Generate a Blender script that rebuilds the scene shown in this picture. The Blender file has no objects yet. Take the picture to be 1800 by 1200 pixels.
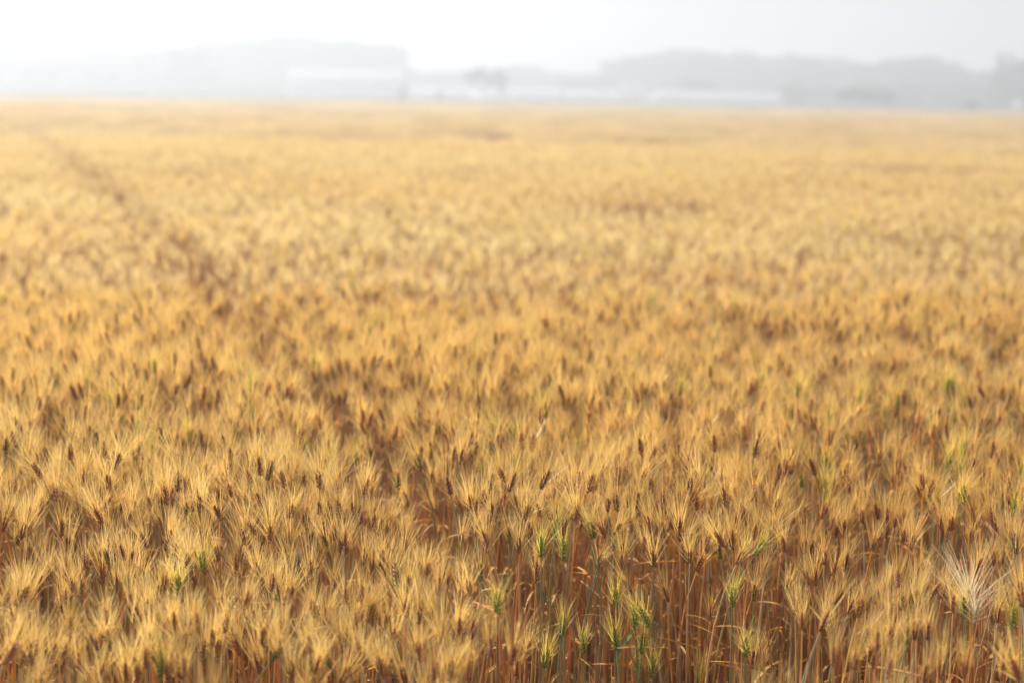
import bpy, math, random
import numpy as np
from mathutils import Vector, Matrix

R = math.radians
random.seed(11)
rng = np.random.default_rng(11)
S = bpy.context.scene
COL = S.collection

# ------------------------------------------------------------------ camera
CAM_Z = 1.78
F = 2500.0                      # focal length in photo pixels (photo 1800 px wide)
PITCH, ROLL = R(9.68), R(0.9)
cam_d = bpy.data.cameras.new('camera'); cam_d.lens = 50.0; cam_d.sensor_width = 36.0
cam_d.clip_start = 0.05; cam_d.clip_end = 6000
cam_d.dof.use_dof = True; cam_d.dof.focus_distance = 3.12; cam_d.dof.aperture_fstop = 2.0
cam = bpy.data.objects.new('camera', cam_d); COL.objects.link(cam); S.camera = cam
Mrot = Matrix.Rotation(math.pi/2 - PITCH, 4, 'X') @ Matrix.Rotation(ROLL, 4, 'Z')
cam.matrix_world = Matrix.Translation((0, 0, CAM_Z)) @ Mrot
M3 = Mrot.to_3x3()
CAMP = Vector((0, 0, CAM_Z))
RIGHT, UP, BACK = M3 @ Vector((1, 0, 0)), M3 @ Vector((0, 1, 0)), M3 @ Vector((0, 0, 1))

def ray(px, py):
    return M3 @ Vector(((px-900)/F, -(py-600)/F, -1.0))
def at_z(px, py, z):
    d = ray(px, py); t = (z-CAM_Z)/d.z
    return CAMP + d*t
def at_y(px, py, y):
    d = ray(px, py); return CAMP + d*(y/d.y)
def proj(p):
    q = M3.transposed() @ (Vector(p)-CAMP)
    return 900 + F*q.x/-q.z, 600 - F*q.y/-q.z, -q.z

# ------------------------------------------------------------------ light
SUN_EL, SUN_AZ = R(42), R(-43)          # azimuth measured from the view direction, minus = left
w = bpy.data.worlds.new('World'); S.world = w; w.use_nodes = True
nt = w.node_tree; bg = nt.nodes['Background']
sky = nt.nodes.new('ShaderNodeTexSky'); sky.sky_type = 'NISHITA'; sky.sun_disc = False
sky.sun_elevation = SUN_EL; sky.sun_rotation = SUN_AZ
sky.altitude = 0; sky.air_density = 1.2; sky.dust_density = 2.0; sky.ozone_density = 1.0
nt.links.new(sky.outputs[0], bg.inputs[0]); bg.inputs[1].default_value = 0.06
sl = bpy.data.lights.new('sun', 'SUN'); sl.energy = 5.0; sl.angle = R(0.6); sl.color = (1.0, 0.955, 0.88)
so = bpy.data.objects.new('sun', sl); COL.objects.link(so)
sd = Vector((math.sin(SUN_AZ)*math.cos(SUN_EL), math.cos(SUN_AZ)*math.cos(SUN_EL), math.sin(SUN_EL)))
so.rotation_euler = sd.to_track_quat('Z', 'Y').to_euler(); so.location = (0, 0, 60)
S.view_settings.view_transform = 'Standard'; S.view_settings.look = 'None'
S.view_settings.exposure = 1.04; S.view_settings.gamma = 1.0
S.cycles.max_bounces = 7; S.cycles.transmission_bounces = 4; S.cycles.diffuse_bounces = 4
S.cycles.volume_bounces = 1; S.cycles.use_denoising = True
S.cycles.transparent_max_bounces = 8

HAZE, HAZE_G = 0.0042, 0.36

# ------------------------------------------------------------------ helpers
def nm(name):
    m = bpy.data.materials.new(name); m.use_nodes = True
    n = m.node_tree.nodes; l = m.node_tree.links
    return m, n, l, n['Principled BSDF'], n['Material Output']

def plant_mat(name, transl, rough, spec, vary=0.35, world=True):
    m, n, l, p, out = nm(name)
    a = n.new('ShaderNodeAttribute'); a.attribute_name = 'tint'
    oi = n.new('ShaderNodeObjectInfo')
    mr = n.new('ShaderNodeMapRange'); mr.inputs[3].default_value = 1-vary/2; mr.inputs[4].default_value = 1+vary/2
    l.new(oi.outputs['Random'], mr.inputs[0])
    mul = n.new('ShaderNodeMix'); mul.data_type = 'RGBA'; mul.blend_type = 'MULTIPLY'; mul.inputs[0].default_value = 1
    l.new(a.outputs['Color'], mul.inputs[6]); l.new(mr.outputs[0], mul.inputs[7])
    c = mul.outputs[2]
    if world:                      # drifts of greener and rustier straw across the field
        g = n.new('ShaderNodeNewGeometry')
        no = n.new('ShaderNodeTexNoise'); no.inputs['Scale'].default_value = 0.55; no.inputs['Detail'].default_value = 3
        mp = n.new('ShaderNodeMapping'); mp.inputs['Scale'].default_value = (.4, 1, 1)
        l.new(g.outputs['Position'], mp.inputs[0]); l.new(mp.outputs[0], no.inputs['Vector'])
        cr = n.new('ShaderNodeValToRGB'); e = cr.color_ramp.elements
        e[0].position = 0.36; e[0].color = (0.98, 0.87, 0.70, 1)
        e[1].position = 0.66; e[1].color = (1.0, 1.0, 0.95, 1)
        l.new(no.outputs['Fac'], cr.inputs[0])
        m2 = n.new('ShaderNodeMix'); m2.data_type = 'RGBA'; m2.blend_type = 'MULTIPLY'; m2.inputs[0].default_value = 0.7
        l.new(c, m2.inputs[6]); l.new(cr.outputs[0], m2.inputs[7]); c = m2.outputs[2]
    p.inputs['Roughness'].default_value = rough; p.inputs['Specular IOR Level'].default_value = spec
    l.new(c, p.inputs['Base Color'])
    if transl:
        t = n.new('ShaderNodeBsdfTranslucent'); l.new(c, t.inputs[0])
        mx = n.new('ShaderNodeMixShader'); mx.inputs[0].default_value = transl
        l.new(p.outputs[0], mx.inputs[1]); l.new(t.outputs[0], mx.inputs[2]); l.new(mx.outputs[0], out.inputs[0])
    return m

M_AWN = plant_mat('awn_straw', 0.6, 0.33, 0.8)
M_GRAIN = plant_mat('grain_husk', 0.12, 0.45, 0.5)
M_STEM = plant_mat('straw_stem', 0.32, 0.42, 0.5)
M_LEAF = plant_mat('dry_leaf', 0.45, 0.55, 0.3)
PM = [M_AWN, M_GRAIN, M_STEM, M_LEAF]
AWN, GRAIN, STEM, LEAF = 0, 1, 2, 3

class MB:
    def __init__(s): s.v, s.f, s.c, s.m = [], [], [], []
    def add(s, vs, fs, cs, mi):
        o = len(s.v); s.v += [tuple(x) for x in vs]; s.f += [tuple(i+o for i in f) for f in fs]
        s.c += cs if isinstance(cs, list) else [cs]*len(vs); s.m += [mi]*len(fs)
    def merge(s, o, mat=None):
        k = len(s.v)
        s.v += [tuple(mat @ Vector(x)) for x in o.v] if mat else o.v
        s.f += [tuple(i+k for i in f) for f in o.f]; s.c += o.c; s.m += o.m
    def mesh(s, name, mats, smooth=False):
        me = bpy.data.meshes.new(name); me.from_pydata(s.v, [], s.f)
        used = sorted(set(s.m)); rm = {u: i for i, u in enumerate(used)}
        for u in used: me.materials.append(mats[u])
        me.polygons.foreach_set('material_index', [rm[x] for x in s.m])
        if smooth: me.polygons.foreach_set('use_smooth', [True]*len(s.f))
        at = me.attributes.new('tint', 'FLOAT_COLOR', 'POINT')
        at.data.foreach_set('color', np.array([(c[0], c[1], c[2], 1) for c in s.c], dtype=np.float32).ravel())
        me.update(); return me

def jit(c, k):
    q = 1+random.uniform(-k, k)
    return (min(1, c[0]*q*(1+random.uniform(-k, k)*.25)), min(1, c[1]*q), min(1, c[2]*q*(1+random.uniform(-k, k)*.4)))
def lerp(a, b, t): return tuple(a[i]*(1-t)+b[i]*t for i in range(3))

GOLD = (0.80, 0.52, 0.115)
PALE = (0.84, 0.68, 0.36)
PAL = {   # grain low, grain high, awn
    'b': ((0.31, 0.135, 0.085), (0.30, 0.112, 0.080), GOLD),
    'm': ((0.20, 0.19, 0.045), (0.22, 0.075, 0.045), (0.78, 0.52, 0.14)),
    'g': ((0.17, 0.26, 0.045), (0.27, 0.32, 0.06), (0.80, 0.62, 0.10)),
    'w': ((0.50, 0.38, 0.24), (0.56, 0.44, 0.29), (0.76, 0.62, 0.42)),
    'k': ((0.025, 0.02, 0.03), (0.02, 0.018, 0.028), (0.14, 0.10, 0.08)),
}
EARL = 0.048
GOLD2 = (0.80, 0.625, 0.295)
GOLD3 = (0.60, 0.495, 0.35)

def strip(mb, p0, d, L, w0, w1, bend, col0, col1, segs, mi, roll=None):
    d = d.normalized()
    side = d.cross(Vector((random.gauss(0, 1), random.gauss(0, 1), random.gauss(0, 1)))).normalized() if roll is None else roll
    vs, cs = [], []
    p = p0.copy()
    for i in range(segs+1):
        t = i/segs; w = (w0*(1-t)+w1*t)*.5
        vs += [p-side*w, p+side*w]; c = lerp(col0, col1, t); cs += [c, c]
        p = p + (d+bend*t)*(L/segs)
    fs = [(2*i, 2*i+1, 2*i+3, 2*i+2) for i in range(segs)]
    mb.add(vs, fs, cs, mi)

def ear_meshes(kind, awn_len=0.072, spread=1.0, awn_w=0.0011, nodes=11, segs=3, droop=0.0, thin=1.0, skew=0.0, dbl=.6, mess=1.0):
    """ear body and its awns, base at the origin, growing along +Z"""
    lo, hi, aw = PAL[kind]
    body, awns = MB(), MB()
    a0 = random.uniform(0, math.tau)
    vs, fs = [], []
    for i in range(6):
        z = EARL*1.0*i/5; r = 0.0011
        for k in range(4): vs.append((r*math.cos(k*math.pi/2), r*math.sin(k*math.pi/2), z))
    for i in range(5):
        for k in range(4): fs.append((i*4+k, i*4+(k+1) % 4, i*4+4+(k+1) % 4, i*4+4+k))
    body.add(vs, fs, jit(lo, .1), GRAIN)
    for i in range(nodes):
        t = i/(nodes-1); z = EARL*(0.0+0.84*t)
        size = (0.72+0.55*math.sin(math.pi*min(1, t*.8+.18)))*thin
        col = lerp(lo, hi, min(1, max(0, (t-.25)*2)))
        for da in (-1.0, 0, 1.0):
            az = a0 + (i % 2)*math.pi + da*0.98 + random.uniform(-.06, .06)
            out = Vector((math.cos(az), math.sin(az), 0)); tan = Vector((-math.sin(az), math.cos(az), 0))
            tilt = R(31) if da == 0 else R(35)
            d = Vector((0, 0, math.cos(tilt))) + out*math.sin(tilt)
            nrm = out*math.cos(tilt) - Vector((0, 0, math.sin(tilt)))
            b = Vector((0, 0, z)) + out*0.0009
            kl = 0.0102*size; kw = 0.0029*size
            mid = b + d*kl*.42; tip = b + d*kl
            k4 = [mid+nrm*kw*.9, mid+tan*kw, mid-nrm*kw*.5, mid-tan*kw]
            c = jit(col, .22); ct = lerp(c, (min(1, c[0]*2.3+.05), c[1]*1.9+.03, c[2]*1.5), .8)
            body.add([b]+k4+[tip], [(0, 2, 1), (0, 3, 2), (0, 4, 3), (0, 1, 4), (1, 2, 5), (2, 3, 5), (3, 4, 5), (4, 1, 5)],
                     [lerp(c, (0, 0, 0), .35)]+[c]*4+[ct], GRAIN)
            if random.random() < .06: continue
            for _w in range(2 if (random.random() < dbl) else 1):
             fan = (0.16+0.42*(1-t))*spread*random.uniform(.3, 1.35)
             ad = (Vector((0, 0, 1)) + out*fan + tan*random.gauss(0, .16*mess) + Vector((skew, 0, 0))).normalized()
             L = awn_len*random.uniform(.70, 1.14)*(1.0 if t > .15 else .8)
             bend = out*random.uniform(-.06, .20)*spread + Vector((random.gauss(0, .05*mess)+droop, random.gauss(0, .05*mess), 0))
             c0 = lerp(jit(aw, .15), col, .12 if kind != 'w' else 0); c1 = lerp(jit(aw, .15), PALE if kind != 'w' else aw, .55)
             strip(awns, tip-d*.001, ad, L, awn_w, awn_w*.3, bend, c0, c1, segs, AWN)
    return body, awns

STEMC = [(0.72, 0.38, 0.19), (0.74, 0.45, 0.22), (0.68, 0.34, 0.19), (0.74, 0.50, 0.21), (0.60, 0.50, 0.32), (0.52, 0.50, 0.37), (0.76, 0.45, 0.11), (0.64, 0.30, 0.15)]
LEAFC = [(0.72, 0.37, 0.07), (0.68, 0.31, 0.05), (0.66, 0.40, 0.12), (0.58, 0.30, 0.12), (0.70, 0.43, 0.16)]

def tube(mb, pts, rads, cols, sides, mi):
    vs, cs, fs = [], [], []
    for i, p in enumerate(pts):
        a = pts[max(0, i-1)]; b = pts[min(len(pts)-1, i+1)]
        d = (b-a).normalized(); u = d.orthogonal().normalized() if i == 0 else (u - d*u.dot(d)).normalized()
        v = d.cross(u)
        for k in range(sides):
            an = math.tau*k/sides
            vs.append(p + (u*math.cos(an)+v*math.sin(an))*rads[i]); cs.append(cols[i])
    for i in range(len(pts)-1):
        for k in range(sides):
            fs.append((i*sides+k, i*sides+(k+1) % sides, (i+1)*sides+(k+1) % sides, (i+1)*sides+k))
    mb.add(vs, fs, cs, mi)

def stem_mesh(g, P, d, n=8, sides=5, green=False, rs=1.0):
    """tapered, jointed straw from ground point g to ear base P, arriving along d"""
    mb = MB(); h = P.z
    c1 = g + Vector((random.gauss(0, .008), random.gauss(0, .008), h*.45)); c2 = P - d*h*.26
    pts, rads, cols = [], [], []
    lowc = jit(random.choice(STEMC), .15); upc = jit(random.choice(STEMC[2:7]), .12)
    if green: upc = (0.30, 0.36, 0.20)
    nodes_at = (2, 4)
    for i in range(n+1):
        t = i/n
        p = g*(1-t)**3 + c1*3*t*(1-t)**2 + c2*3*t*t*(1-t) + P*t**3
        r = (0.0036*(1-t)**1.3+0.0013)*rs
        if i in nodes_at: r *= 1.12
        pts.append(p); rads.append(r)
        cols.append(lerp(lowc, upc, max(0, min(1, t*1.6-.5))) if i not in nodes_at else lerp(lowc, (.2, .1, .04), .35))
    tube(mb, pts, rads, cols, sides, STEM)
    return mb, pts

def leaf_mb(L, wd, up=.4, droop=1.6, green=False):
    """dry leaf blade leaving the straw along +X"""
    mb = MB(); segs = 6
    p = Vector((0, 0, 0)); ang = math.atan2(up, 1); c = jit((0.16, 0.24, 0.05) if green else random.choice(LEAFC), .15)
    tw = random.uniform(-1.2, 1.2); vs, cs = [], []
    for i in range(segs+1):
        t = i/segs; w = wd*.5*(math.sin(math.pi*min(.97, t*.8+.2)))
        s = Vector((0, math.cos(tw*t), math.sin(tw*t)))
        vs += [p-s*w, p+Vector((0, 0, -w*.35)), p+s*w]
        cc = lerp(c, (.5, .25, .08), t*.4); cs += [cc]*3
        p = p + Vector((math.cos(ang), random.uniform(-.12, .12), math.sin(ang)))*(L/segs); ang -= droop/segs
    fs = []
    for i in range(segs):
        a = i*3; fs += [(a, a+1, a+4, a+3), (a+1, a+2, a+5, a+4)]
    mb.add(vs, fs, cs, LEAF); return mb

def link(name, me, parent=None):
    o = bpy.data.objects.new(name, me); COL.objects.link(o); o.parent = parent; return o
def tag(o, label, cat, group=None):
    o['label'] = label; o['category'] = cat
    if group: o['group'] = group

# ------------------------------------------------------------------ where the crop stands
def n2(x, y, s, seed=0.0):
    return (math.sin(x*s*1.7+seed+1.3*math.sin(y*s*.9+seed*2)) + math.sin(y*s*1.3-seed+1.7*math.sin(x*s*.7-seed)))*.5
def canopy(x, y):
    """height of the ear bases above the soil"""
    k = min(1, y/6)
    return 0.785 + 0.028*n2(x, y, 2.6, 1.) + 0.032*n2(x, y, .9, 4.)*k + 0.030*n2(x*.6, y, .33, 7.)*k + .018*n2(x, y, 6.3, 2.)
def lane_x(y): return -0.35*(y-2.65)+0.02-.0009*max(0, y-6)**2
GAPS = [(0.27, 2.50, .30, .46), (1.22, 3.98, .34, .13), (0.93, 3.62, .14, .10), (1.02, 5.7, .18, .30), (-.95, 4.2, .12, .10),
        (0.05, 5.35, .22, .14), (2.0, 5.2, .3, .25), (-1.15, 3.75, .2, .09), (.62, 4.35, .3, .08), (3.4, 9.3, .9, .4), (1.2, 12.5, .9, .6), (-4, 17, 1.5, .7), (5, 20, 2, .8)]
def gap(x, y):
    """0 in a gap or the wheel lane, 1 in full crop"""
    g = 1.0
    hw = .065 + .03*math.sin(y*2.3)
    d = abs(x-lane_x(y))/math.sqrt(1+.35**2)
    if y > 5.0: hw = .075+.004*(y-5)
    if y > 2.9: g = min(g, max(0.15 if y < 5.5 else min(.85, .15+.006*(y-5.5)), (d-hw)/.06))
    d2 = abs(x-(lane_x(y)+2.05))
    if 3.2 < y < 60: g = min(g, .35+max(0, (d2-.05)/.06))
    for cx, cy, rx, ry in GAPS:
        q = ((x-cx)/rx)**2+((y-cy)/ry)**2
        if q < 1.25: g = min(g, max(0.0, (q-.85)/.4))
    return g

# ------------------------------------------------------------------ ground
def simple(name, c0, c1, scale, rough=.9, bump=.3, spec=.2, detail=6):
    m, n, l, p, out = nm(name)
    tc = n.new('ShaderNodeNewGeometry'); no = n.new('ShaderNodeTexNoise')
    no.inputs['Scale'].default_value = scale; no.inputs['Detail'].default_value = detail
    l.new(tc.outputs['Position'], no.inputs['Vector'])
    cr = n.new('ShaderNodeValToRGB'); cr.color_ramp.elements[0].color = (*c0, 1); cr.color_ramp.elements[1].color = (*c1, 1)
    cr.color_ramp.elements[0].position = .3; cr.color_ramp.elements[1].position = .7
    l.new(no.outputs['Fac'], cr.inputs[0]); l.new(cr.outputs[0], p.inputs['Base Color'])
    p.inputs['Roughness'].default_value = rough; p.inputs['Specular IOR Level'].default_value = spec
    if bump:
        b = n.new('ShaderNodeBump'); b.inputs['Strength'].default_value = bump; b.inputs['Distance'].default_value = .05
        l.new(no.outputs['Fac'], b.inputs['Height']); l.new(b.outputs[0], p.inputs['Normal'])
    return m
M_SOIL = simple('soil', (.09, .06, .04), (.20, .14, .085), 9, bump=.6)
M_GRASS = simple('verge_grass', (.045, .065, .025), (.10, .11, .05), 1.5)

def grid_mesh(name, x0, x1, y0, y1, nx, ny, zf, mat):
    vs = [(x0+(x1-x0)*i/nx, y0+(y1-y0)*j/ny, zf(x0+(x1-x0)*i/nx, y0+(y1-y0)*j/ny)) for j in range(ny+1) for i in range(nx+1)]
    fs = [(j*(nx+1)+i, j*(nx+1)+i+1, (j+1)*(nx+1)+i+1, (j+1)*(nx+1)+i) for j in range(ny) for i in range(nx)]
    me = bpy.data.meshes.new(name); me.from_pydata(vs, [], fs); me.materials.append(mat)
    me.polygons.foreach_set('use_smooth', [True]*len(fs)); me.update()
    return link(name, me)
g = grid_mesh('ground', -900, 900, -40, 1100, 50, 30, lambda x, y: 0.0, M_SOIL); g['kind'] = 'structure'
FAR = 238.0
def bank_z(x, y):
    t = (y-FAR-8)/10
    prof = max(0, min(1, t*2.2))*max(0, min(1, (2.9-t)*1.6))
    return 0.004 + prof*(1.52+.10*n2(x, y, .05, 3)+.05*n2(x, y, .6, 1))
b = grid_mesh('grass_bank', -190, 190, FAR+6, FAR+44, 380, 24, bank_z, M_GRASS); b['kind'] = 'structure'

# ------------------------------------------------------------------ the ears seen in the photograph: base and tip in photo pixels, kind
A = []
def ann(ox, oy, sc, txt):
    for r in txt.split(';'):
        r = r.strip()
        if not r: continue
        q = r.split(','); x, y, X, Y = map(float, q[:4]); k = q[4] if len(q) > 4 else 'b'
        A.append((ox+x/sc, oy+y/sc, ox+X/sc, oy+Y/sc, k))
ann(900, 900, 4, '1490,250,1420,125;1575,370,1635,280;995,385,990,260,m;845,570,785,490;775,400,775,350;360,340,360,275,g;300,185,320,60,g;660,175,600,70;'
    '715,170,760,90,m;570,190,550,100,g;345,880,360,770,g;505,1000,500,910,g;735,965,725,870,g;865,810,860,740,g;965,810,930,740,g;910,1000,920,930,g;1100,630,1075,560;'
    '1550,670,1555,570,g;1700,625,1705,520,m;1180,210,1175,20;1065,180,1045,60;985,140,950,30;1745,460,1770,410;1365,290,1385,180;1700,200,1715,120;1700,310,1750,240,g;'
    '1250,360,1250,290;600,400,620,340,m;1330,1200,1340,1130,g;1695,1100,1700,960;1640,1020,1640,960,g;1760,1140,1760,1010;25,1150,50,1040;100,1000,125,930;225,1095,235,1040,g;'
    '50,290,50,210;205,320,205,270,g;90,60,100,0;500,70,460,0;730,680,730,600,g;1580,130,1575,40;1620,70,1625,0;985,1160,985,1115,g;880,1160,880,1110,g;1390,760,1400,700')
ann(1350, 900, 4, '15,200,40,60;120,280,95,170;125,570,150,470,m;285,510,255,410;255,300,260,240;430,130,460,60;540,190,540,70;395,370,400,280;450,450,480,345;540,430,560,300;'
    '190,720,190,640;240,830,240,700;365,840,430,720;465,650,520,560;560,720,590,640;630,740,670,620;655,930,685,850;765,980,775,890;730,270,750,200;820,120,835,40;890,110,900,50;'
    '665,80,660,0;1005,270,1020,190;945,220,950,160;1035,455,1080,370;915,530,915,440;755,650,760,590;805,600,820,530;800,760,800,690;850,755,875,665;865,550,865,480;1000,680,1010,600,m;'
    '1090,610,1110,540,m;1150,580,1190,520;1045,670,1050,600;1060,740,1065,680;1220,610,1245,540;970,930,970,840,m;1030,900,1035,830;1120,900,1125,840;855,930,860,870;840,1170,870,1080;'
    '1215,1180,1225,1010;1100,1200,1110,1130;1375,1170,1385,1080;1465,130,1445,20;1430,220,1425,150;1210,120,1210,60;1280,130,1285,80;1680,260,1700,110;1730,330,1790,240;1580,380,1580,290;'
    '1645,370,1650,300;1710,660,1660,560;1765,600,1770,500;1610,780,1615,700;1720,830,1730,760,g;1380,750,1375,680,g;1420,700,1415,540,w;1450,790,1475,660,w;1300,710,1300,640;1600,200,1605,110;'
    '455,1090,460,1030;600,1110,605,1050;1640,1190,1650,1110')
ann(0, 900, 4, '20,140,45,50;155,190,165,120;175,130,205,30;430,180,435,60;775,180,760,90;1035,250,975,150;1160,130,1130,85;1180,230,1200,150;1435,250,1450,150;1720,230,1685,120;1800,160,1760,100;'
    '1445,370,1365,290;1430,430,1425,370,g;1315,400,1315,330,m;1345,400,1345,340,m;1215,320,1245,230,m;700,360,720,270,m;765,370,745,300,m;800,310,795,230;870,340,855,270;910,380,930,320;'
    '600,410,595,300;280,370,280,300;265,560,280,460;340,480,340,430;545,600,480,470;1535,350,1530,300;1665,410,1655,320;900,560,890,480,m;1120,570,1135,480;1150,570,1160,490;1260,580,1260,500,g;'
    '1555,710,1560,590;1650,690,1645,600;1720,690,1740,620;30,700,45,600;120,670,125,610;760,800,730,690;490,890,480,750;690,970,630,870;205,1080,245,910;350,1060,380,950;1060,1000,1055,830;'
    '1130,840,1180,760;1230,960,1300,860;1390,850,1385,750;1225,830,1225,780;1130,1160,1130,1080,g;1030,1100,1030,1040;690,1190,720,1110;890,1190,890,1090;940,790,950,740,m;920,700,920,650;'
    '1585,850,1590,790;1490,950,1495,900;1330,870,1340,820;110,900,115,850;1030,740,1035,690;1290,1170,1285,1090;60,1040,62,950;560,1120,550,1040')
ann(450, 900, 4, '110,170,100,60;160,150,165,70;345,100,340,10;235,40,250,-20;265,40,265,-30;500,240,475,170,m;555,200,550,130;810,120,830,50;590,40,590,-30;1030,310,1065,190;760,370,765,310;240,410,220,330;'
    '290,460,295,310,k;380,470,380,350;240,640,250,550;815,440,825,350;620,240,625,180;985,540,970,380,m;1190,470,1215,380;1400,500,1440,410;1065,570,1070,510;740,630,745,570;790,780,800,670;'
    '810,760,830,640;1165,790,1155,670;1230,800,1230,680,m;1285,590,1285,520;1310,510,1310,450;1510,590,1500,520;1435,260,1445,190,m;625,660,630,600;405,750,400,690;550,560,545,480;110,560,115,490;'
    '35,570,40,490;55,950,60,800;190,860,190,770;310,840,340,750;510,900,510,780;610,985,590,850;530,1100,490,1010,m;730,1060,695,900;380,1010,375,920;350,1000,345,920;955,930,970,860;880,1150,855,1040;'
    '1250,1190,1250,1080;1365,1190,1380,1040;1300,950,1310,870;1490,870,1540,770;1650,1020,1640,900;1420,870,1430,800;1140,1040,1140,970;1480,1180,1490,1110;1700,720,1700,670,g;100,1050,160,990,m;'
    '250,1190,250,1120;410,1140,430,1080;1635,240,1610,180;1050,740,1060,650')
ann(0, 740, 5, '180,130,200,40;935,240,940,170;1350,180,1350,60;1295,305,1295,190;1590,70,1585,0;1455,350,1465,240;560,360,600,290;700,420,675,290;1105,385,1130,280;765,500,790,400;1020,480,950,390;180,530,180,410;'
    '320,620,295,480;500,530,495,430;405,680,415,580;425,400,425,340;335,400,330,320;1220,530,1240,450;905,650,900,530;740,760,660,610;835,840,820,720;800,800,780,740;1060,800,1080,700;1090,580,1095,500;'
    '1435,650,1430,510;1665,620,1665,510;1510,740,1515,600;1320,800,1305,700;1640,840,1640,750,m;1690,800,1720,690;1780,800,1780,700;20,700,20,620;45,900,65,830;240,890,260,810;1170,740,1165,660;1425,740,1425,670;'
    '530,590,535,530,m;70,440,70,370')
ann(360, 740, 5, '40,540,25,450;100,550,125,440;475,320,455,220;545,370,525,230;600,440,605,330;690,400,670,300;865,590,875,500;235,670,220,590;275,590,280,510;380,750,345,630,m;'
    '510,760,450,640;775,850,770,690;1185,850,1160,710;1045,570,1045,505;1035,660,1035,580;1395,700,1390,620;1460,690,1465,630;870,890,885,810;1010,830,1005,750;1470,880,1480,810;570,900,570,850')
ann(720, 740, 5, '1010,870,1070,740,m;1155,850,1125,750,m;1500,850,1420,700,m;1570,790,1540,660;1745,800,1740,700;1700,620,1720,550;1620,610,1625,540;730,850,725,780;1195,770,1195,700,m;1400,440,1440,320;1500,410,1575,320,m;955,580,930,470')
ann(1080, 740, 5, '125,760,125,690;190,790,215,640;580,740,575,630;720,790,720,640;1130,880,1125,740;925,580,940,500;1250,800,1245,730;1055,630,1055,570;1765,580,1770,470;845,800,845,740')
ann(1440, 740, 5, '165,500,180,430;895,680,855,590;1390,500,1390,370;1530,570,1530,430;285,800,310,730;375,890,380,790;590,890,595,830;715,890,745,820;1365,890,1350,820;1300,750,1315,680;1385,670,1390,610;1790,700,1795,640')

# shared part meshes
EARS = {}
for k, nvar in (('b', 14), ('m', 5), ('g', 4), ('w', 2), ('k', 1)):
    EARS[k] = []
    for i in range(nvar):
        sp = {'w': 2.4, 'g': 1.25}.get(k, random.uniform(.75, 1.35)); al = {'g': 0.052, 'w': 0.098, 'k': .02}.get(k, random.uniform(.066, .082))
        bo, aw = ear_meshes(k, al, sp, mess=random.choice((.7, 1, 1, 1.7)), awn_w={'w': .0018}.get(k, .00105), dbl={'w': .5}.get(k, .6), thin={'w': .75, 'k': .6}.get(k, 1), segs=4, skew=random.uniform(-.12, .12))
        EARS[k].append((bo.mesh('ear', PM), aw.mesh('awns', PM)))
LEAVES = [leaf_mb(random.uniform(.05, .13), random.uniform(.006, .0095), random.uniform(-.1, 1.3), random.uniform(.1, 1.5)).mesh('leaf', PM, True) for i in range(8)]
LEAF_G = leaf_mb(.12, .009, 1.4, .9, True).mesh('leaf', PM, True)

def in_lane_px(px, py): return 880 < px < 1395 and py > 985
plants = []
for (bx, by, tx, ty, k) in A:
    if in_lane_px(bx, by) and not (py_ := 0):
        P = at_y(bx, by, random.uniform(2.93, 3.10) if k != 'g' else random.uniform(2.80, 3.0))
    else:
        z = .80
        for _ in range(5):
            P = at_z(bx, by, z); z = canopy(P.x, P.y)
        P = at_z(bx, by, z + random.uniform(-.02, .02))
    dep = -((M3.transposed() @ (P-CAMP)).z)
    v = (RIGHT*(tx-bx) - UP*(ty-by))*(dep/F)
    L = v.length
    v = v + Vector((0, random.uniform(-.35, .35)*L, .1*L))
    d = v.normalized(); sc = max(.78, min(1.2, v.length/EARL))
    if k == 'g': sc = max(sc, 1.0)
    plants.append([dep, P, d, sc, k, bx, by, tx, ty])
plants.sort(key=lambda p: p[0])
plants = plants[:300]
IND = [(p[1].x, p[1].y) for p in plants]

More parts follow.
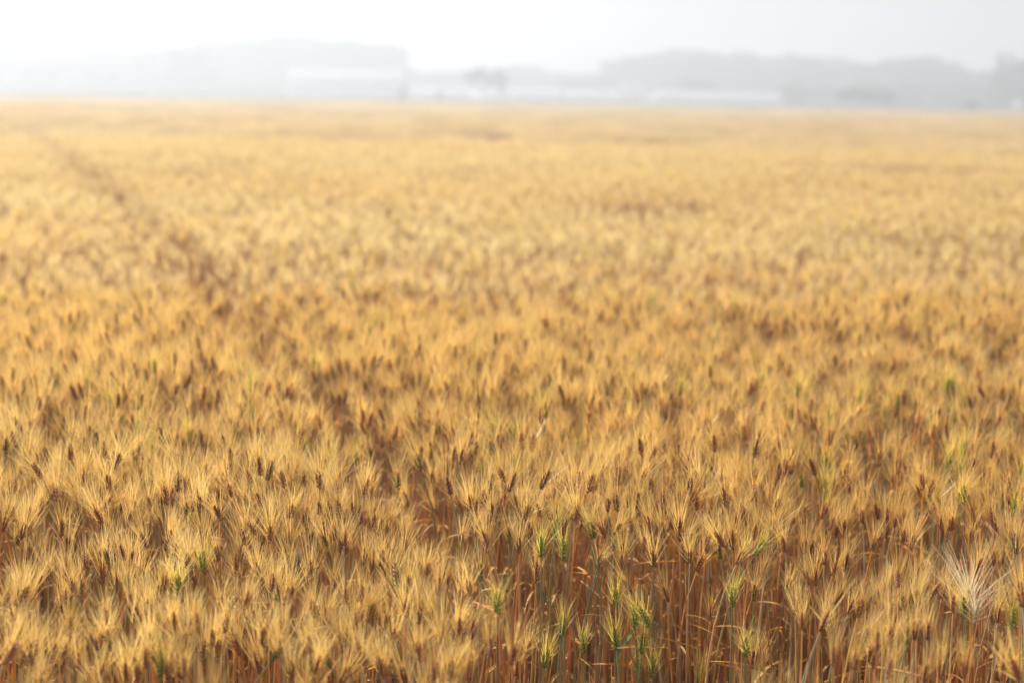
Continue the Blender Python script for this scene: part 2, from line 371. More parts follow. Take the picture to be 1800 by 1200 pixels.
KW = {'b': 'purple brown ear', 'm': 'green and brown ear', 'g': 'unripe green ear', 'w': 'bleached white ear', 'k': 'blackened thin ear'}
def describe(k, cx, cy, ang, sc):
    lean = 'upright' if abs(ang) < 8 else ('leaning right' if ang > 0 else 'leaning left')
    if abs(ang) > 28: lean = 'bent far ' + ('right' if ang > 0 else 'left')
    size = 'large ' if sc > 1.12 else ('small ' if sc < .86 else '')
    return f"{size}{KW[k]} {lean}", f"{round(cx/18):g}% across, {round(cy/12):g}% down the photo"
used_lab = set()
for dep, P, d, sc, k, bx, by, tx, ty in plants:
    g0 = Vector((P.x - d.x*.10 + random.gauss(0, .012), P.y - d.y*.10 + random.gauss(0, .012), 0))
    root = bpy.data.objects.new('barley_plant', None); COL.objects.link(root); root.location = g0
    root.empty_display_size = .02
    cx, cy = (bx+tx)/2, (by+ty)/2
    a, pos = describe(k, cx, cy, math.degrees(math.atan2(tx-bx, by-ty)), sc)
    lab = f"{a}, {pos}"
    if lab in used_lab: lab = f"{a}, {round(cx/18, 1):g}% across, {round(cy/12, 1):g}% down the photo"
    used_lab.add(lab)
    if len(lab.split()) > 16: lab = lab.replace('small ', '').replace('large ', '').replace('half green half brown', 'green based brown')
    if len(lab.split()) > 16: print('LONG', lab)
    if k == 'k': lab = "barley with thin blackened upright ear, left of the centre lane"
    if k == 'w': lab = "barley with " + ("upper bleached white ear of wide splayed awns" if by < 1085 else "lower bleached white ear just under the splayed pair") + ", near right edge"
    root['label'] = lab; root['category'] = 'barley plant'; root['group'] = 'barley plants in the foreground of the field'
    q = d.to_track_quat('Z', 'Y').to_matrix().to_4x4() @ Matrix.Rotation(random.uniform(0, math.tau), 4, 'Z')
    bo, aw = random.choice(EARS[k])
    Pl = P - g0
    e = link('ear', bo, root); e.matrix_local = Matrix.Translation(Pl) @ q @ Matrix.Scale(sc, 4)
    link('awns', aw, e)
    mb, pts = stem_mesh(Vector((0, 0, 0)), Pl, d, n=9, sides=6, green=(k in 'gm'))
    link('stem', mb.mesh('stem', PM, True), root)
    if k in 'bm' and not in_lane_px(bx, by) and (bx < 1390 or random.random() < .3):       # a second, lower tiller of the same plant
        for _t in range(1):
            aa = random.uniform(0, math.tau)
            P2_ = Pl + Vector((math.cos(aa)*.045, abs(math.sin(aa))*.05+.012, random.uniform(-.085, -.025)))
            d2 = Vector((random.gauss(0, .22), random.gauss(0, .15), 1)).normalized()
            bo2, aw2 = random.choice(EARS[random.choice('bbbbm')])
            e2 = link('ear', bo2, root); e2.matrix_local = Matrix.Translation(P2_) @ d2.to_track_quat('Z', 'Y').to_matrix().to_4x4() @ Matrix.Scale(random.uniform(.85, 1.05), 4)
            link('awns', aw2, e2)
            mb2, _p = stem_mesh(Vector((.01, .01, 0)), P2_, d2, n=7, sides=5); link('stem', mb2.mesh('stem', PM, True), root)
    for j in range(random.choice((2, 3) if in_lane_px(bx, by) else (1, 1, 2))):
        i = random.choice((3, 4, 5, 6, 7)); lf = link('leaf', LEAF_G if (k == 'g' and random.random() < .5) else random.choice(LEAVES), root)
        lf.matrix_local = Matrix.Translation(pts[i]) @ Matrix.Rotation(random.uniform(0, math.tau), 4, 'Z') @ Matrix.Scale(random.uniform(.7, 1.1), 4)

# ------------------------------------------------------------------ the rest of the crop: one stuff object
protos = bpy.data.collections.new('crop_sources')       # not linked to the scene: only a mesh library for the instancer
plist = []
def proto(mb, smooth=False):
    o = bpy.data.objects.new('tuft_%03d' % len(plist), mb.mesh('tuft', PM, smooth)); protos.objects.link(o); plist.append(o); return len(plist)-1

def full_plant(k, lean, h=.79):
    mb = MB(); az = random.uniform(0, math.tau)
    d = Vector((math.sin(lean)*math.cos(az), math.sin(lean)*math.sin(az), math.cos(lean)))
    P = Vector((d.x*.12, d.y*.12, h))
    bo, aw = ear_meshes(k, random.uniform(.066, .084), random.uniform(.75, 1.4), mess=random.choice((.7, 1, 1, 1.8)), awn_w=.0010, nodes=10, segs=3, skew=random.uniform(-.12, .12))
    q = Matrix.Translation(P) @ d.to_track_quat('Z', 'Y').to_matrix().to_4x4()
    mb.merge(bo, q); mb.merge(aw, q)
    st, pts = stem_mesh(Vector((0, 0, 0)), P, d, n=7, sides=4, green=k in 'gm'); mb.merge(st)
    for j in range(random.choice((1, 2))):
        lf = leaf_mb(random.uniform(.09, .17), random.uniform(.006, .010), random.uniform(.1, 1.1), random.uniform(.6, 2.4), green=(k == 'g'))
        mb.merge(lf, Matrix.Translation(pts[random.choice((3, 4, 5))]) @ Matrix.Rotation(random.uniform(0, math.tau), 4, 'Z'))
    return mb
FULL = {'b': [proto(full_plant('b', abs(random.gauss(.22, .22)))) for _ in range(16)],
        'm': [proto(full_plant('m', abs(random.gauss(.15, .12)))) for _ in range(4)],
        'g': [proto(full_plant('g', abs(random.gauss(.1, .1)))) for _ in range(4)]}
def straw():
    mb = MB()
    for s in range(3):
        g0 = Vector((random.gauss(0, .025), random.gauss(0, .025), 0)); hh = random.uniform(.55, .74)
        d = Vector((random.gauss(0, .12), random.gauss(0, .12), 1)).normalized()
        st, pts = stem_mesh(g0, g0+Vector((d.x*.1, d.y*.1, hh)), d, n=6, sides=4); mb.merge(st)
        for j in range(random.choice((0, 1, 1, 2))):
            lf = leaf_mb(random.uniform(.06, .15), random.uniform(.006, .011), random.uniform(-.9, 1.8), random.uniform(.1, 1.3))
            mb.merge(lf, Matrix.Translation(pts[random.choice((2, 3, 4, 5))]) @ Matrix.Rotation(random.uniform(0, math.tau), 4, 'Z'))
    return mb
STRAW = [proto(straw()) for _ in range(6)]

def lite(mb, x, y, h, k='b', gold=GOLD2, nawn=12, aw=.0022, scale=1.0, stem=True, segs=2, el=1.0):
    lo, hi, ac = PAL[k]; ac = gold if k == 'b' else ac; az = random.uniform(0, math.tau); lean = abs(random.gauss(.2, .18))
    d = Vector((math.sin(lean)*math.cos(az), math.sin(lean)*math.sin(az), math.cos(lean))); P = Vector((x+d.x*.1, y+d.y*.1, h))
    u = d.orthogonal().normalized(); v = d.cross(u); L = EARL*el*scale; r = .0048*scale
    c = jit(lerp(lo, hi, .6), .2); mid = P+d*L*.4; tip = P+d*L
    mb.add([P, mid+u*r, mid+v*r, mid-u*r, mid-v*r, tip], [(0, 2, 1), (0, 3, 2), (0, 4, 3), (0, 1, 4), (1, 2, 5), (2, 3, 5), (3, 4, 5), (4, 1, 5)],
           [c]*5+[jit(hi, .2)], GRAIN)
    for i in range(nawn):
        an = random.uniform(0, math.tau); t = random.random()
        out = u*math.cos(an)+v*math.sin(an)
        ad = d + out*(.12+.3*(1-t))*random.uniform(.5, 1.3)
        strip(mb, P+d*L*t*.9+out*r*.6, ad, random.uniform(.06, .085)*scale, aw, aw*.35, out*.1, jit(ac, .15), lerp(jit(ac, .15), PALE, .55), segs, AWN)
    if stem:
        c = jit(random.choice(STEMC), .15)
        tube(mb, [Vector((x, y, 0 if stem is True else h*.5)), Vector((x, y, h*.6)), P-d*.12, P], [.0024, .002, .0014, .001], [c]*4, 3, STEM)
        if random.random() < .5:
            mb.merge(leaf_mb(random.uniform(.1, .17), .009, random.uniform(.1, 1.1), 1.6), Matrix.Translation((x, y, h*random.uniform(.55, .85))) @ Matrix.Rotation(random.uniform(0, math.tau), 4, 'Z'))
def kpick():
    q = random.random(); return 'b' if q < .84 else ('m' if q < .95 else 'g')
def mk_lite(k):
    mb = MB(); lite(mb, 0, 0, .79, k, nawn=30, aw=.0011); return mb
LITE = {'b': [proto(mk_lite('b')) for _ in range(12)], 'm': [proto(mk_lite('m')) for _ in range(3)], 'g': [proto(mk_lite('g')) for _ in range(2)]}
def patch(size, n, **kw):
    mb = MB()
    for i in range(n):
        x, y = random.uniform(-.5, .5)*size*1.12, random.uniform(-.5, .5)*size*1.12
        lite(mb, x, y, .79+random.gauss(0, .03)+.035*n2(x, y, 3.1/size*1.5, size), kpick(), **kw)
    return mb
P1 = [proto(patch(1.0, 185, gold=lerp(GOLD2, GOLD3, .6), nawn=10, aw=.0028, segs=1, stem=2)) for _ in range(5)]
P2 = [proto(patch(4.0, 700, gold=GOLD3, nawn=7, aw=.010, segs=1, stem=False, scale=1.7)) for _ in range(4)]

pts, rots, scls, idxs = [], [], [], []
def put(x, y, z, rz, tx, ty, s, i): pts.append((x, y, z)); rots.append((tx, ty, rz)); scls.append(s); idxs.append(i)
cell = {}
for x, y in IND: cell.setdefault((int(x//.04), int(y//.04)), []).append((x, y))
def near_ind(x, y, r):
    i, j = int(x//.04), int(y//.04)
    return any((x-a)**2+(y-b)**2 < r*r for di in (-1, 0, 1) for dj in (-1, 0, 1) for a, b in cell.get((i+di, j+dj), []))
def jgrid(x0, x1, y0, y1, step, inside):
    nx, ny = int((x1-x0)/step), int((y1-y0)/step)
    for j in range(ny):
        for i in range(nx):
            x = x0+(i+random.random())*step; y = y0+(j+random.random())*step
            if inside(x, y): yield x, y
YA, YB, YC = 6.6, 29.0, 80.0
def in_front(x, y):        # ground whose ears are the individual plants above
    px, py, dz = proj((x, y, canopy(x, y)+.02))
    if dz < .5: return True
    return py > 905 and -15 < px < 1815 and py < 1330
for x, y in jgrid(-4.2, 4.2, 1.3, YA, .056, lambda x, y: abs(x) < .9+.46*y):
    g = gap(x, y)
    if in_front(x, y): continue
    if g < .15 and random.random() > .05: continue
    if random.random() > .02+g*.98: continue
    if near_ind(x, y, .022): continue
    k = kpick() if not (.7 < x < 2.1 and 3.5 < y < 4.7 and random.random() < .13) else 'g'
    drop = 0 if g > .8 else random.uniform(0, .12)
    put(x, y, canopy(x, y)-.79-drop+random.gauss(0, .022), random.uniform(0, 6.28), random.gauss(0, .05), random.gauss(.03, .05), random.uniform(.93, 1.07), random.choice(FULL[k]))
for x, y in jgrid(-6.2, 4.2, 1.6, 14.0, .078, lambda x, y: abs(x) < .8+.42*y):   # straw and dead leaves filling the stand below the ears
    g = gap(x, y)
    if g < .25 and y < 3.1 and random.random() > .12: continue
    if near_ind(x, y, .012): continue
    if y > 6 and abs(x-lane_x(y)) > .35: continue
    put(x, y, random.uniform(-.12, 0.0)-(.1 if y < 2.6 else 0), random.uniform(0, 6.28), random.gauss(0, .04), random.gauss(0, .04), random.uniform(.85, 1.0), random.choice(STRAW))
for x, y in jgrid(-15, 15, YA, YB, .066, lambda x, y: abs(x) < 1.0+.44*y):
    g = gap(x, y)
    if g < .15 and random.random() > .06: continue
    if random.random() > .12+g*.88: continue
    put(x, y, canopy(x, y)-.79-(0 if g > .8 else random.uniform(0, .12))+random.gauss(0, .025), random.uniform(0, 6.28), random.gauss(0, .06), random.gauss(.03, .06), random.uniform(.92, 1.1), random.choice(LITE[kpick()]))
for x, y in jgrid(-40, 40, YB-.2, YC, .9, lambda x, y: abs(x) < 1.5+.43*y):
    g = gap(x, y)
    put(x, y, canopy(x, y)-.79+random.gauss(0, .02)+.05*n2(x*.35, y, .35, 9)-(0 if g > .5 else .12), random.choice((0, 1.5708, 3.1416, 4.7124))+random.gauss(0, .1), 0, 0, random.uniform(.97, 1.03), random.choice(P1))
for x, y in jgrid(-115, 115, YC-2, FAR-2, 3.7, lambda x, y: abs(x) < 4+.42*y):
    if y > FAR-9+4*n2(x, 3, .11, 5)+random.uniform(-2, 2): continue
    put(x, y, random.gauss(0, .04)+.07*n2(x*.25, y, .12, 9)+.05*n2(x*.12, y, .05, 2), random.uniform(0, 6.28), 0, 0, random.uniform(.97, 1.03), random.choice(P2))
print('crop instances', len(pts))
me = bpy.data.meshes.new('barley_crop'); me.from_pydata(pts, [], [])
a = me.attributes.new('rot', 'FLOAT_VECTOR', 'POINT'); a.data.foreach_set('vector', np.array(rots, dtype=np.float32).ravel())
a = me.attributes.new('scl', 'FLOAT', 'POINT'); a.data.foreach_set('value', np.array(scls, dtype=np.float32))
a = me.attributes.new('idx', 'INT', 'POINT'); a.data.foreach_set('value', np.array(idxs, dtype=np.int32))
crop = link('barley_crop', me); crop['kind'] = 'stuff'
crop['label'] = 'golden ripening barley crop covering the whole field behind the front ears'; crop['category'] = 'barley crop'
ng = bpy.data.node_groups.new('crop_scatter', 'GeometryNodeTree')
ng.interface.new_socket('Geometry', in_out='INPUT', socket_type='NodeSocketGeometry')
ng.interface.new_socket('Geometry', in_out='OUTPUT', socket_type='NodeSocketGeometry')
N = ng.nodes; gi = N.new('NodeGroupInput'); go = N.new('NodeGroupOutput')
m2p = N.new('GeometryNodeMeshToPoints'); iop = N.new('GeometryNodeInstanceOnPoints')
ci = N.new('GeometryNodeCollectionInfo'); ci.inputs['Collection'].default_value = protos
ci.inputs['Separate Children'].default_value = True; ci.inputs['Reset Children'].default_value = True
def na(nm_, ty):
    q = N.new('GeometryNodeInputNamedAttribute'); q.data_type = ty; q.inputs[0].default_value = nm_; return q.outputs['Attribute']
e2r = N.new('FunctionNodeEulerToRotation')
Lk = ng.links.new
Lk(gi.outputs[0], m2p.inputs['Mesh']); Lk(m2p.outputs[0], iop.inputs['Points']); Lk(ci.outputs[0], iop.inputs['Instance'])
iop.inputs['Pick Instance'].default_value = True
Lk(na('idx', 'INT'), iop.inputs['Instance Index']); Lk(na('rot', 'FLOAT_VECTOR'), e2r.inputs[0]); Lk(e2r.outputs[0], iop.inputs['Rotation'])
Lk(na('scl', 'FLOAT'), iop.inputs['Scale']); Lk(iop.outputs[0], go.inputs[0])
md = crop.modifiers.new('scatter', 'NODES'); md.node_group = ng
# ------------------------------------------------------------------ trees beyond the field
def leaf_material(name, c0, c1):
    m, n, l, p, out = nm(name)
    g = n.new('ShaderNodeNewGeometry'); oi = n.new('ShaderNodeObjectInfo')
    mx = n.new('ShaderNodeMix'); mx.data_type = 'RGBA'; mx.inputs[6].default_value = (*c0, 1); mx.inputs[7].default_value = (*c1, 1)
    ad = n.new('ShaderNodeMath'); ad.operation = 'FRACT'; a2 = n.new('ShaderNodeMath'); a2.operation = 'ADD'
    l.new(g.outputs['Random Per Island'], a2.inputs[0]); l.new(oi.outputs['Random'], a2.inputs[1]); l.new(a2.outputs[0], ad.inputs[0])
    l.new(ad.outputs[0], mx.inputs[0]); l.new(mx.outputs[2], p.inputs['Base Color']); p.inputs['Roughness'].default_value = .6
    t = n.new('ShaderNodeBsdfTranslucent'); l.new(mx.outputs[2], t.inputs[0])
    ms = n.new('ShaderNodeMixShader'); ms.inputs[0].default_value = .3
    l.new(p.outputs[0], ms.inputs[1]); l.new(t.outputs[0], ms.inputs[2]); l.new(ms.outputs[0], out.inputs[0])
    return m
M_FOL = leaf_material('tree_foliage', (.040, .065, .022), (.085, .115, .040))
M_FOL2 = leaf_material('conifer_foliage', (.028, .050, .024), (.055, .080, .036))
M_BARK = simple('bark', (.09, .065, .045), (.16, .12, .085), 6)
TM = [M_FOL, M_BARK, M_FOL2]

def crown_mesh(kind):
    """unit tree, 1 m tall: many small leaf clumps spread through uneven lobes"""
    mb = MB(); lobes = []
    if kind == 'broad':
        for i in range(15):
            a = random.uniform(0, math.tau); t = random.random(); rr = .26*math.sqrt(random.random())*(1.15-.5*t)
            lobes.append((Vector((math.cos(a)*rr, math.sin(a)*rr, .34+.50*t)), random.uniform(.10, .17)))
    elif kind == 'dome':
        for i in range(18):
            a = random.uniform(0, math.tau); e = random.uniform(0, 1.3)
            lobes.append((Vector((math.cos(a)*.62*math.cos(e), math.sin(a)*.5*math.cos(e), .22+.58*math.sin(e))), random.uniform(.14, .24)))
    elif kind == 'spreading':
        for i in range(17):
            x = random.uniform(-1.0, 1.0)
            lobes.append((Vector((x, random.uniform(-.4, .4), .58+.14*(1-x*x)+random.uniform(-.10, .14))), random.uniform(.13, .24)))
    elif kind == 'conifer':
        for i in range(16):
            t = i/15; a = random.uniform(0, math.tau); rr = .10*(1-t)
            lobes.append((Vector((math.cos(a)*rr, math.sin(a)*rr, .14+.80*t)), .13*(1-t)+.03))
    n = 1500
    wts = [r*r for _, r in lobes]
    for _ in range(n):
        c, r = random.choices(lobes, wts)[0]
        d = Vector((random.gauss(0, 1), random.gauss(0, 1), random.gauss(0, 1))).normalized()*r*random.uniform(.55, 1.12)
        d.z *= .8
        p = c+d; s = random.uniform(.012, .026)*{'conifer': .8, 'spreading': 2.2, 'dome': 1.7}.get(kind, 1.25)
        u = Vector((random.gauss(0, 1), random.gauss(0, 1), random.gauss(0, 1))).normalized(); v = u.orthogonal().normalized()
        mb.add([p-u*s-v*s*.6, p+u*s-v*s*.7, p+u*s*.8+v*s, p-u*s*.7+v*s*.8], [(0, 1, 2, 3)], (1, 1, 1), 2 if kind == 'conifer' else 0)
    return mb.mesh('crown', TM), lobes
def trunk_mesh(lobes, kind):
    mb = MB(); top = .85 if kind == 'conifer' else .45
    r0 = .022
    tube(mb, [Vector((0, 0, -.01)), Vector((.004, .003, .12)), Vector((-.006, 0, .28)), Vector((0, 0, top))], [r0*1.4, r0, r0*.8, r0*.3], [(1, 1, 1)]*4, 7, 1)
    for c, r in random.sample(lobes, min(8, len(lobes))):
        b0 = Vector((0, 0, max(.10, min(top, c.z*.55))))
        tube(mb, [b0, b0.lerp(c, .5)+Vector((0, 0, .02)), c], [r0*.5, r0*.32, r0*.12], [(1, 1, 1)]*3, 5, 1)
    return mb.mesh('trunk', TM, True)
TV = {}
for k, nv in (('broad', 6), ('dome', 3), ('spreading', 2), ('conifer', 2)):
    TV[k] = []
    for i in range(nv):
        c, lo = crown_mesh(k); TV[k].append((c, trunk_mesh(lo, k)))
def tree(px, top, D, kind, label, wide=1.0, group=None, name='tree', base=0.0):
    Pt = at_y(px, top, D); h = max(2.0, Pt.z-base)
    r = bpy.data.objects.new(name, None); COL.objects.link(r); r.location = (Pt.x, D, base)
    r.rotation_euler.z = random.choice((0, 3.14159))+random.uniform(-.4, .4) if kind in ('spreading', 'dome') else random.uniform(0, 6.28)
    r.scale = (h*wide, h*wide, h)
    c, t = random.choice(TV[kind])
    link('trunk', t, r); link('crown', c, r)
    r['label'] = label; r['category'] = 'tree'
    if group: r['group'] = group
    return r

# tall grove left of the centre
GL = [(268, 92), (284, 82), (302, 68), (322, 76), (352, 68), (374, 61), (402, 63), (428, 56), (455, 58), (482, 55), (508, 57), (535, 55), (560, 60), (586, 58), (612, 62), (640, 68), (664, 68), (684, 72)]
for i, (px, ty) in enumerate(GL):
    for row in (0, 1):
        tree(px+row*13, ty+row*random.uniform(6, 22), 455+row*26+random.uniform(-6, 6), 'broad', 'faint broad tree in the tall hazy grove behind the large white greenhouse', 1.25, 'trees of the tall left grove', 'broadleaf_tree')
tree(335, 78, 400, 'broad', 'darker round topped tree in front of the left end of the tall hazy grove', 1.3, name='broadleaf_tree')
# low line at the far left
for px, ty in ((8, 72), (32, 76), (62, 88), (95, 90), (130, 84), (150, 90), (172, 76), (205, 92), (262, 104)):
    tree(px, ty, 440+random.uniform(-6, 6), 'broad', 'faint tree rising behind the long grey shed at the far left', 1.7, 'trees behind the long grey shed', 'broadleaf_tree')
tree(97, 66, 445, 'conifer', 'faint narrow tree top poking above the long grey shed', .9, name='conifer')
tree(240, 76, 430, 'dome', 'small round tree top above the right end of the long grey shed', .8, name='round_tree')
for px in range(20, 700, 24):
    tree(px, random.uniform(132, 148), 400+random.uniform(-8, 8), 'dome', 'faint shrubby tree in the low hedge line at the foot of the left grove', 1.1, 'low trees along the left hedge line', 'hedge_tree')
# centre
for px, ty in ((712, 108), (735, 113), (762, 115), (790, 117), (812, 114), (872, 118), (893, 112), (915, 107), (935, 106), (955, 113), (985, 117), (1015, 120), (1045, 122), (1072, 120)):
    tree(px, ty+3, 450+random.uniform(-12, 12), 'broad', 'faint broad tree in the low line behind the white tunnels at the centre', 1.5, 'trees behind the centre tunnels', 'broadleaf_tree')
tree(1030, 124, 380, 'dome', 'grey rounded tree clump behind the centre white tunnel, left of the bright shed', 1.1, name='round_tree')
tree(1000, 132, 385, 'dome', 'grey low tree joined to the left of the grey rounded clump at the centre', .9, name='round_tree')
tree(850, 116, 300, 'spreading', 'darker lone tree with a leaning crown between two white tunnels at the centre', .5, name='broadleaf_tree')
tree(708, 148, 282, 'broad', 'small dark bush like tree at the right end of the large white greenhouse', .9, name='small_tree')
tree(774, 157, 282, 'broad', 'tiny dark bush like tree in front of the left white tunnel', .9, name='small_tree')
# right-hand wood
GR = [(1092, 100), (1110, 91), (1140, 89), (1168, 85), (1196, 80), (1222, 82), (1248, 87), (1275, 88), (1300, 84), (1325, 89), (1352, 94), (1380, 94), (1404, 84), (1428, 94), (1452, 92), (1478, 101),
      (1502, 103), (1530, 102), (1556, 99), (1582, 97), (1606, 100), (1634, 93), (1656, 101), (1682, 111), (1708, 114), (1732, 118), (1750, 124)]
for i, (px, ty) in enumerate(GR):
    for row in (0, 1):
        tree(px+row*12, ty+row*random.uniform(6, 20), 420-60*(px-1090)/700+row*24+random.uniform(-5, 5), 'broad', 'hazy broad tree in the long wood that fills the right background', 1.5, 'trees of the long right wood', 'broadleaf_tree')
for px in range(1390, 1800, 26):
    tree(px, random.uniform(140, 156), 330+random.uniform(-8, 8), 'dome', 'low shrubby tree along the foot of the right wood', 1.1, 'low trees at the foot of the right wood', 'hedge_tree')
tree(1225, 133, 335, 'dome', 'round dome shaped tree just behind the long low tunnel with the bright end', 1.15, name='round_tree')
tree(1395, 142, 300, 'dome', 'soft greenish tree just beyond the right end of the long low tunnel', .95, name='round_tree')
tree(1515, 153, 247, 'spreading', 'green flat topped spreading tree beside the tall pole at the right field edge', 1.0, name='spreading_tree')
tree(1760, 86, 300, 'conifer', 'left of the two pointed dark conifers near the right edge', 1.1, name='conifer')
tree(1778, 84, 300, 'conifer', 'right of the two pointed dark conifers near the right edge', 1.1, name='conifer')
tree(1802, 96, 295, 'broad', 'tall dark tree cut by the right edge of the photo, beside the conifers', 1.0, name='broadleaf_tree')
tree(1770, 118, 296, 'broad', 'dark tree filling in below the two pointed conifers near the right edge', 1.0, name='broadleaf_tree')
r = tree(1708, 182, 245, 'dome', 'small square cut green bush at the right field edge, left of the white van', .9, name='bush')
r['category'] = 'bush'; r.scale = (3.1, 2.0, 2.9)

# ------------------------------------------------------------------ buildings
def flat(name, c, rough=.6, spec=.3, transl=0, noise=.12):
    m, n, l, p, out = nm(name)
    g = n.new('ShaderNodeNewGeometry'); no = n.new('ShaderNodeTexNoise'); no.inputs['Scale'].default_value = .8; no.inputs['Detail'].default_value = 5
    l.new(g.outputs['Position'], no.inputs['Vector'])
    mx = n.new('ShaderNodeMix'); mx.data_type = 'RGBA'; mx.inputs[6].default_value = (*[v*(1-noise) for v in c], 1); mx.inputs[7].default_value = (*[min(1, v*(1+noise)) for v in c], 1)
    l.new(no.outputs['Fac'], mx.inputs[0]); l.new(mx.outputs[2], p.inputs['Base Color'])
    p.inputs['Roughness'].default_value = rough; p.inputs['Specular IOR Level'].default_value = spec
    if transl:
        t = n.new('ShaderNodeBsdfTranslucent'); l.new(mx.outputs[2], t.inputs[0])
        ms = n.new('ShaderNodeMixShader'); ms.inputs[0].default_value = transl
        l.new(p.outputs[0], ms.inputs[1]); l.new(t.outputs[0], ms.inputs[2]); l.new(ms.outputs[0], out.inputs[0])
    return m
B_FILM = flat('greenhouse_film', (.86, .87, .88), .35, .5, .45, .04)
B_WHITE = flat('white_sheet', (.80, .80, .79), .4, .4, 0, .05)
B_GREY = flat('grey_sheet', (.40, .41, .42), .5)
B_DARK = flat('dark_opening', (.06, .065, .07), .4)
B_STEEL = flat('galvanised_steel', (.35, .36, .37), .35, .5)
B_GLASS = flat('vehicle_glass', (.03, .035, .04), .08, .6)
B_TYRE = flat('tyre_rubber', (.03, .03, .03), .8)
B_ROOFD = flat('dull_slate_roof', (.16, .165, .17), .85, .1)
B_ROOFP = flat('pale_roof_sheet', (.34, .34, .34), .8, .1)
BMS = [B_FILM, B_WHITE, B_GREY, B_DARK, B_STEEL, B_GLASS, B_TYRE, B_ROOFD, B_ROOFP]
FILM, WHITE, GREY, DARK, STEEL, GLASS, TYRE, ROOFD, ROOFP = range(9)
def box(mb, x0, x1, y0, y1, z0, z1, mi):
    mb.add([(x0, y0, z0), (x1, y0, z0), (x1, y1, z0), (x0, y1, z0), (x0, y0, z1), (x1, y0, z1), (x1, y1, z1), (x0, y1, z1)],
           [(0, 3, 2, 1), (4, 5, 6, 7), (0, 1, 5, 4), (1, 2, 6, 5), (2, 3, 7, 6), (3, 0, 4, 7)], (1, 1, 1), mi)
def part(name, mb, parent, smooth=False): return link(name, mb.mesh(name, BMS, smooth), parent)
def root(name, loc, label, cat, group=None, rz=0):
    r = bpy.data.objects.new(name, None); COL.objects.link(r); r.location = loc; r.rotation_euler.z = rz; tag(r, label, cat, group); return r

def tunnel(px0, px1, top, D, depth, label, group='white tunnel greenhouses'):
    """long arched film greenhouse lying across the view: hoops along x"""
    a = at_y(px0, top, D); b = at_y(px1, top, D); L = b.x-a.x; h = at_y((px0+px1)/2, top, D).z
    r = root('tunnel_greenhouse', ((a.x+b.x)/2, D, 0), label, 'greenhouse', group)
    n = 12; w = depth/2; sh = h*.45
    prof = [(-w, .0), (-w, sh)] + [(-w*math.cos(math.pi*i/n), sh+(h-sh)*math.sin(math.pi*i/n)) for i in range(1, n)] + [(w, sh), (w, 0)]
    mb = MB(); segs = max(4, int(L/2)); vs = []
    for i in range(segs+1):
        x = -L/2+L*i/segs; vs += [(x, y, z) for y, z in prof]
    m = len(prof); fs = [(i*m+k, i*m+k+1, (i+1)*m+k+1, (i+1)*m+k) for i in range(segs) for k in range(m-1)]
    mb.add(vs, fs, (1, 1, 1), FILM); part('film_cover', mb, r)
    for sx in (-1, 1):
        e = MB(); e.add([(sx*L/2*.999, y*.99, z*.99) for y, z in prof], [tuple(range(m))], (1, 1, 1), FILM); ew = part('end_wall', e, r)
        d = MB(); x = sx*(L/2+.03); box(d, x-.03, x+.03, -.9, .9, 0, 2.0 if h > 2.4 else h*.75, GREY); part('door', d, ew)
    hp = MB()
    for i in range(segs+1):
        x = -L/2+L*i/segs
        tube(hp, [Vector((x, y*1.008, z+.02)) for y, z in prof], [.035]*m, [(1, 1, 1)]*m, 4, STEEL)
    part('hoop_frame', hp, r)
    return r
def shed(px0, px1, top, D, depth, label, name, wall, roofm, eave=.78, overhang=.5, bays=6):
    """gabled long building with its ridge along the view's width"""
    a = at_y(px0, top, D); b = at_y(px1, top, D); L = b.x-a.x; h = at_y((px0+px1)/2, top, D).z; e = h*eave
    r = root(name, ((a.x+b.x)/2, D, 0), label, 'shed' if 'shed' in name else 'greenhouse')
    w = MB(); box(w, -L/2, L/2, -depth/2, depth/2, 0, e, wall)
    for sx in (-1, 1):
        x = sx*L/2; w.add([(x, -depth/2, e), (x, depth/2, e), (x, 0, h-.05)], [(0, 1, 2)], (1, 1, 1), wall)
    part('wall', w, r)
    rf = MB(); o = overhang; sl = (h-e)/(depth/2)
    for s in (-1, 1):
        y1, z1 = s*(depth/2+o), e-o*sl+.06
        rf.add([(-L/2-o, 0, h+.06), (L/2+o, 0, h+.06), (L/2+o, y1, z1), (-L/2-o, y1, z1), (-L/2-o, 0, h-.04), (L/2+o, 0, h-.04), (L/2+o, y1, z1-.1), (-L/2-o, y1, z1-.1)],
               [(0, 1, 2, 3), (7, 6, 5, 4), (3, 2, 6, 7), (0, 3, 7, 4), (1, 5, 6, 2)], (1, 1, 1), roofm)
    part('roof', rf, r)
    for i in range(bays):
        x = -L/2+L*(i+.5)/bays; ww = L/bays*.32
        m = MB(); box(m, x-ww, x+ww, -depth/2-.05, -depth/2+.02, e*.35, e*.72, STEEL if wall != GREY else DARK); f = part('window', m, r)
        m = MB(); box(m, x-ww*.92, x+ww*.92, -depth/2-.07, -depth/2-.052, e*.38, e*.69, GLASS if wall == GREY else FILM); part('pane', m, f)
    return r
shed(512, 706, 122, 385, 14, 'large white greenhouse with a bright low gabled roof below the tall left grove', 'gabled_greenhouse', FILM, ROOFP, .72, .4, 7)
shed(-60, 246, 100, 415, 22, 'long low grey shed running off the left edge of the photo', 'long_shed', GREY, ROOFD, .93, .3, 3)
shed(1093, 1128, 147, 345, 7, 'small white shed showing as a bright spot left of the long low tunnel', 'white_shed', WHITE, ROOFP, .6, .3, 2)
tunnel(722, 828, 154, 345, 7, 'left white tunnel greenhouse, between the large greenhouse and the lone dark tree')
tunnel(856, 985, 155, 348, 7, 'middle white tunnel greenhouse, just right of the lone dark tree')
tunnel(990, 1088, 158, 346, 7, 'right white tunnel greenhouse at the centre, left of the small bright shed')
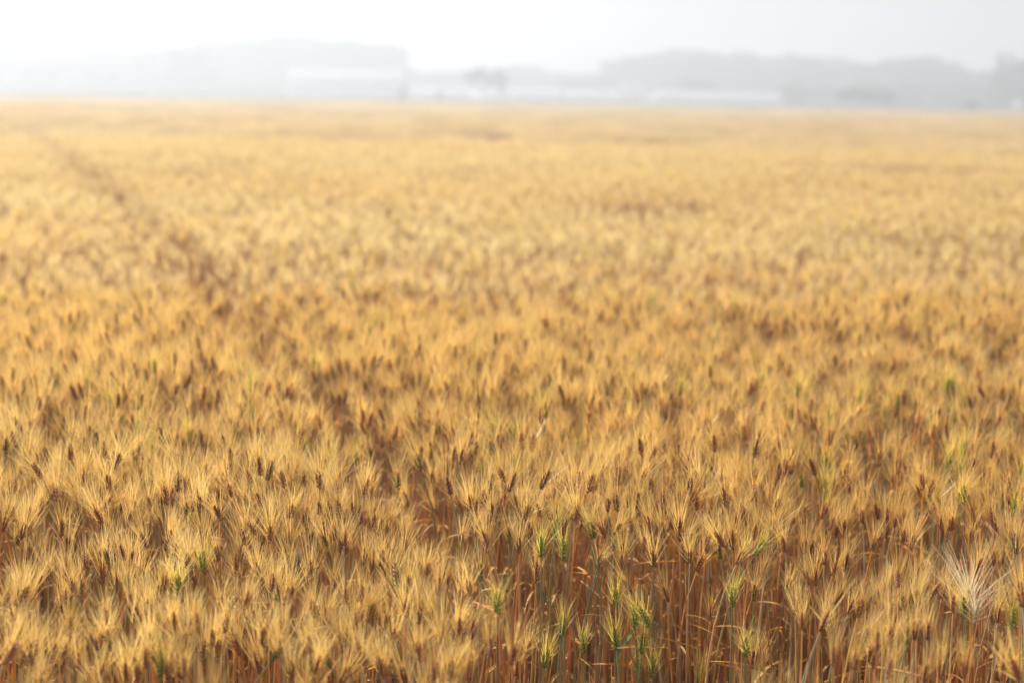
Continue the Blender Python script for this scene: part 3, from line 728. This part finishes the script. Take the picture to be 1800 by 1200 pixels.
tunnel(1150, 1210, 160, 300, 6, 'short shining white tunnel greenhouse left of the long low pale tunnel')
tunnel(1213, 1372, 163, 318, 6, 'long low pale tunnel greenhouse below the round dome shaped tree')

def pole(px, top, D, label):
    p = at_y(px, top, D); r = root('utility_pole', (p.x, D, 0), label, 'utility pole'); h = p.z
    m = MB(); tube(m, [Vector((0, 0, -.2)), Vector((0, 0, h*.5)), Vector((0, 0, h))], [.19, .16, .12], [(1, 1, 1)]*3, 10, GREY); part('shaft', m, r, True)
    for k, z in enumerate((h-.6, h-1.4)):
        m = MB(); box(m, -.9, .9, -.20, -.12, z, z+.09, STEEL); a = part('crossarm', m, r)
        for x in (-.8, -.3, .3, .8):
            q = MB(); tube(q, [Vector((x, -.16, z+.09)), Vector((x, -.16, z+.19)), Vector((x, -.16, z+.27))], [.035, .06, .03], [(1, 1, 1)]*3, 8, WHITE); part('insulator', q, a, True)
pole(1290, 92, 330, 'faint tall utility pole standing before the right wood, above the long low tunnel')
pole(1517, 116, 250, 'tall utility pole rising through the flat topped spreading tree')

# small white van, cut off by the right edge
P = at_y(1796, 200, 257); z0 = 1.45-.62
van = root('van', (P.x+.6, 257, 0.02), 'small white van parked at the far right edge of the field', 'van')
def extr(mb, prof, y0, y1, mi):
    n = len(prof); mb.add([(x, y0, z) for x, z in prof]+[(x, y1, z) for x, z in prof],
                          [tuple(range(n))[::-1], tuple(range(n, 2*n))]+[(i, (i+1) % n, n+(i+1) % n, n+i) for i in range(n)], (1, 1, 1), mi)
m = MB(); extr(m, [(-1.65, .3), (1.6, .3), (1.68, .5), (1.62, .95), (1.4, 1.08), (1.0, 1.82), (.7, 1.88), (-1.5, 1.88), (-1.66, 1.75), (-1.7, .6)], -.72, .72, WHITE)
body = part('body', m, van)
for x0, x1 in ((-1.45, -.65), (-.55, .15), (.25, .95)):
    m = MB(); extr(m, [(x0, 1.12), (x1+.14 if x1 > .9 else x1, 1.12), (x1-.12 if x1 > .9 else x1, 1.66), (x0, 1.66)], -.735, -.71, GLASS); part('window', m, van)
m = MB(); m.add([(1.415, -.64, 1.10), (1.415, .64, 1.10), (1.05, .6, 1.78), (1.05, -.6, 1.78)], [(0, 1, 2, 3)], (1, 1, 1), GLASS)
part('windscreen', m, van).location = (.02, 0, .01)
for s in (-.5, .5):
    m = MB(); box(m, 1.64, 1.69, s-.12, s+.12, .62, .78, FILM); part('headlight', m, van)
for x in (-1.05, 1.1):
    for y in (-.74, .60):
        m = MB(); tube(m, [Vector((x, y, .30)), Vector((x, y+.005, .30)), Vector((x, y+.14, .30)), Vector((x, y+.145, .30))], [.24, .29, .29, .24], [(1, 1, 1)]*4, 20, TYRE); wh = part('wheel', m, van)
        m = MB(); tube(m, [Vector((x, y-.012, .30)), Vector((x, y, .30)), Vector((x, y+.15, .30)), Vector((x, y+.16, .30))], [.001, .17, .17, .001], [(1, 1, 1)]*4, 16, STEEL); part('rim', m, wh)
van.location.z = 1.05

# ------------------------------------------------------------------ hazy air
hm = bpy.data.materials.new('haze_air'); hm.use_nodes = True; hn = hm.node_tree.nodes; hn.clear()
ho = hn.new('ShaderNodeOutputMaterial'); pv = hn.new('ShaderNodeVolumePrincipled')
pv.inputs['Color'].default_value = (0.665, 0.71, 0.765, 1); pv.inputs['Density'].default_value = HAZE; pv.inputs['Anisotropy'].default_value = HAZE_G
hm.node_tree.links.new(pv.outputs[0], ho.inputs['Volume'])
m = MB(); box(m, -910, 910, -50, 1110, -1.2, 40, 0)
me = m.mesh('haze', [hm]); hz = link('haze', me); hz['kind'] = 'stuff'; hz['label'] = 'pale bright haze lying over the field and background'; hz['category'] = 'haze'
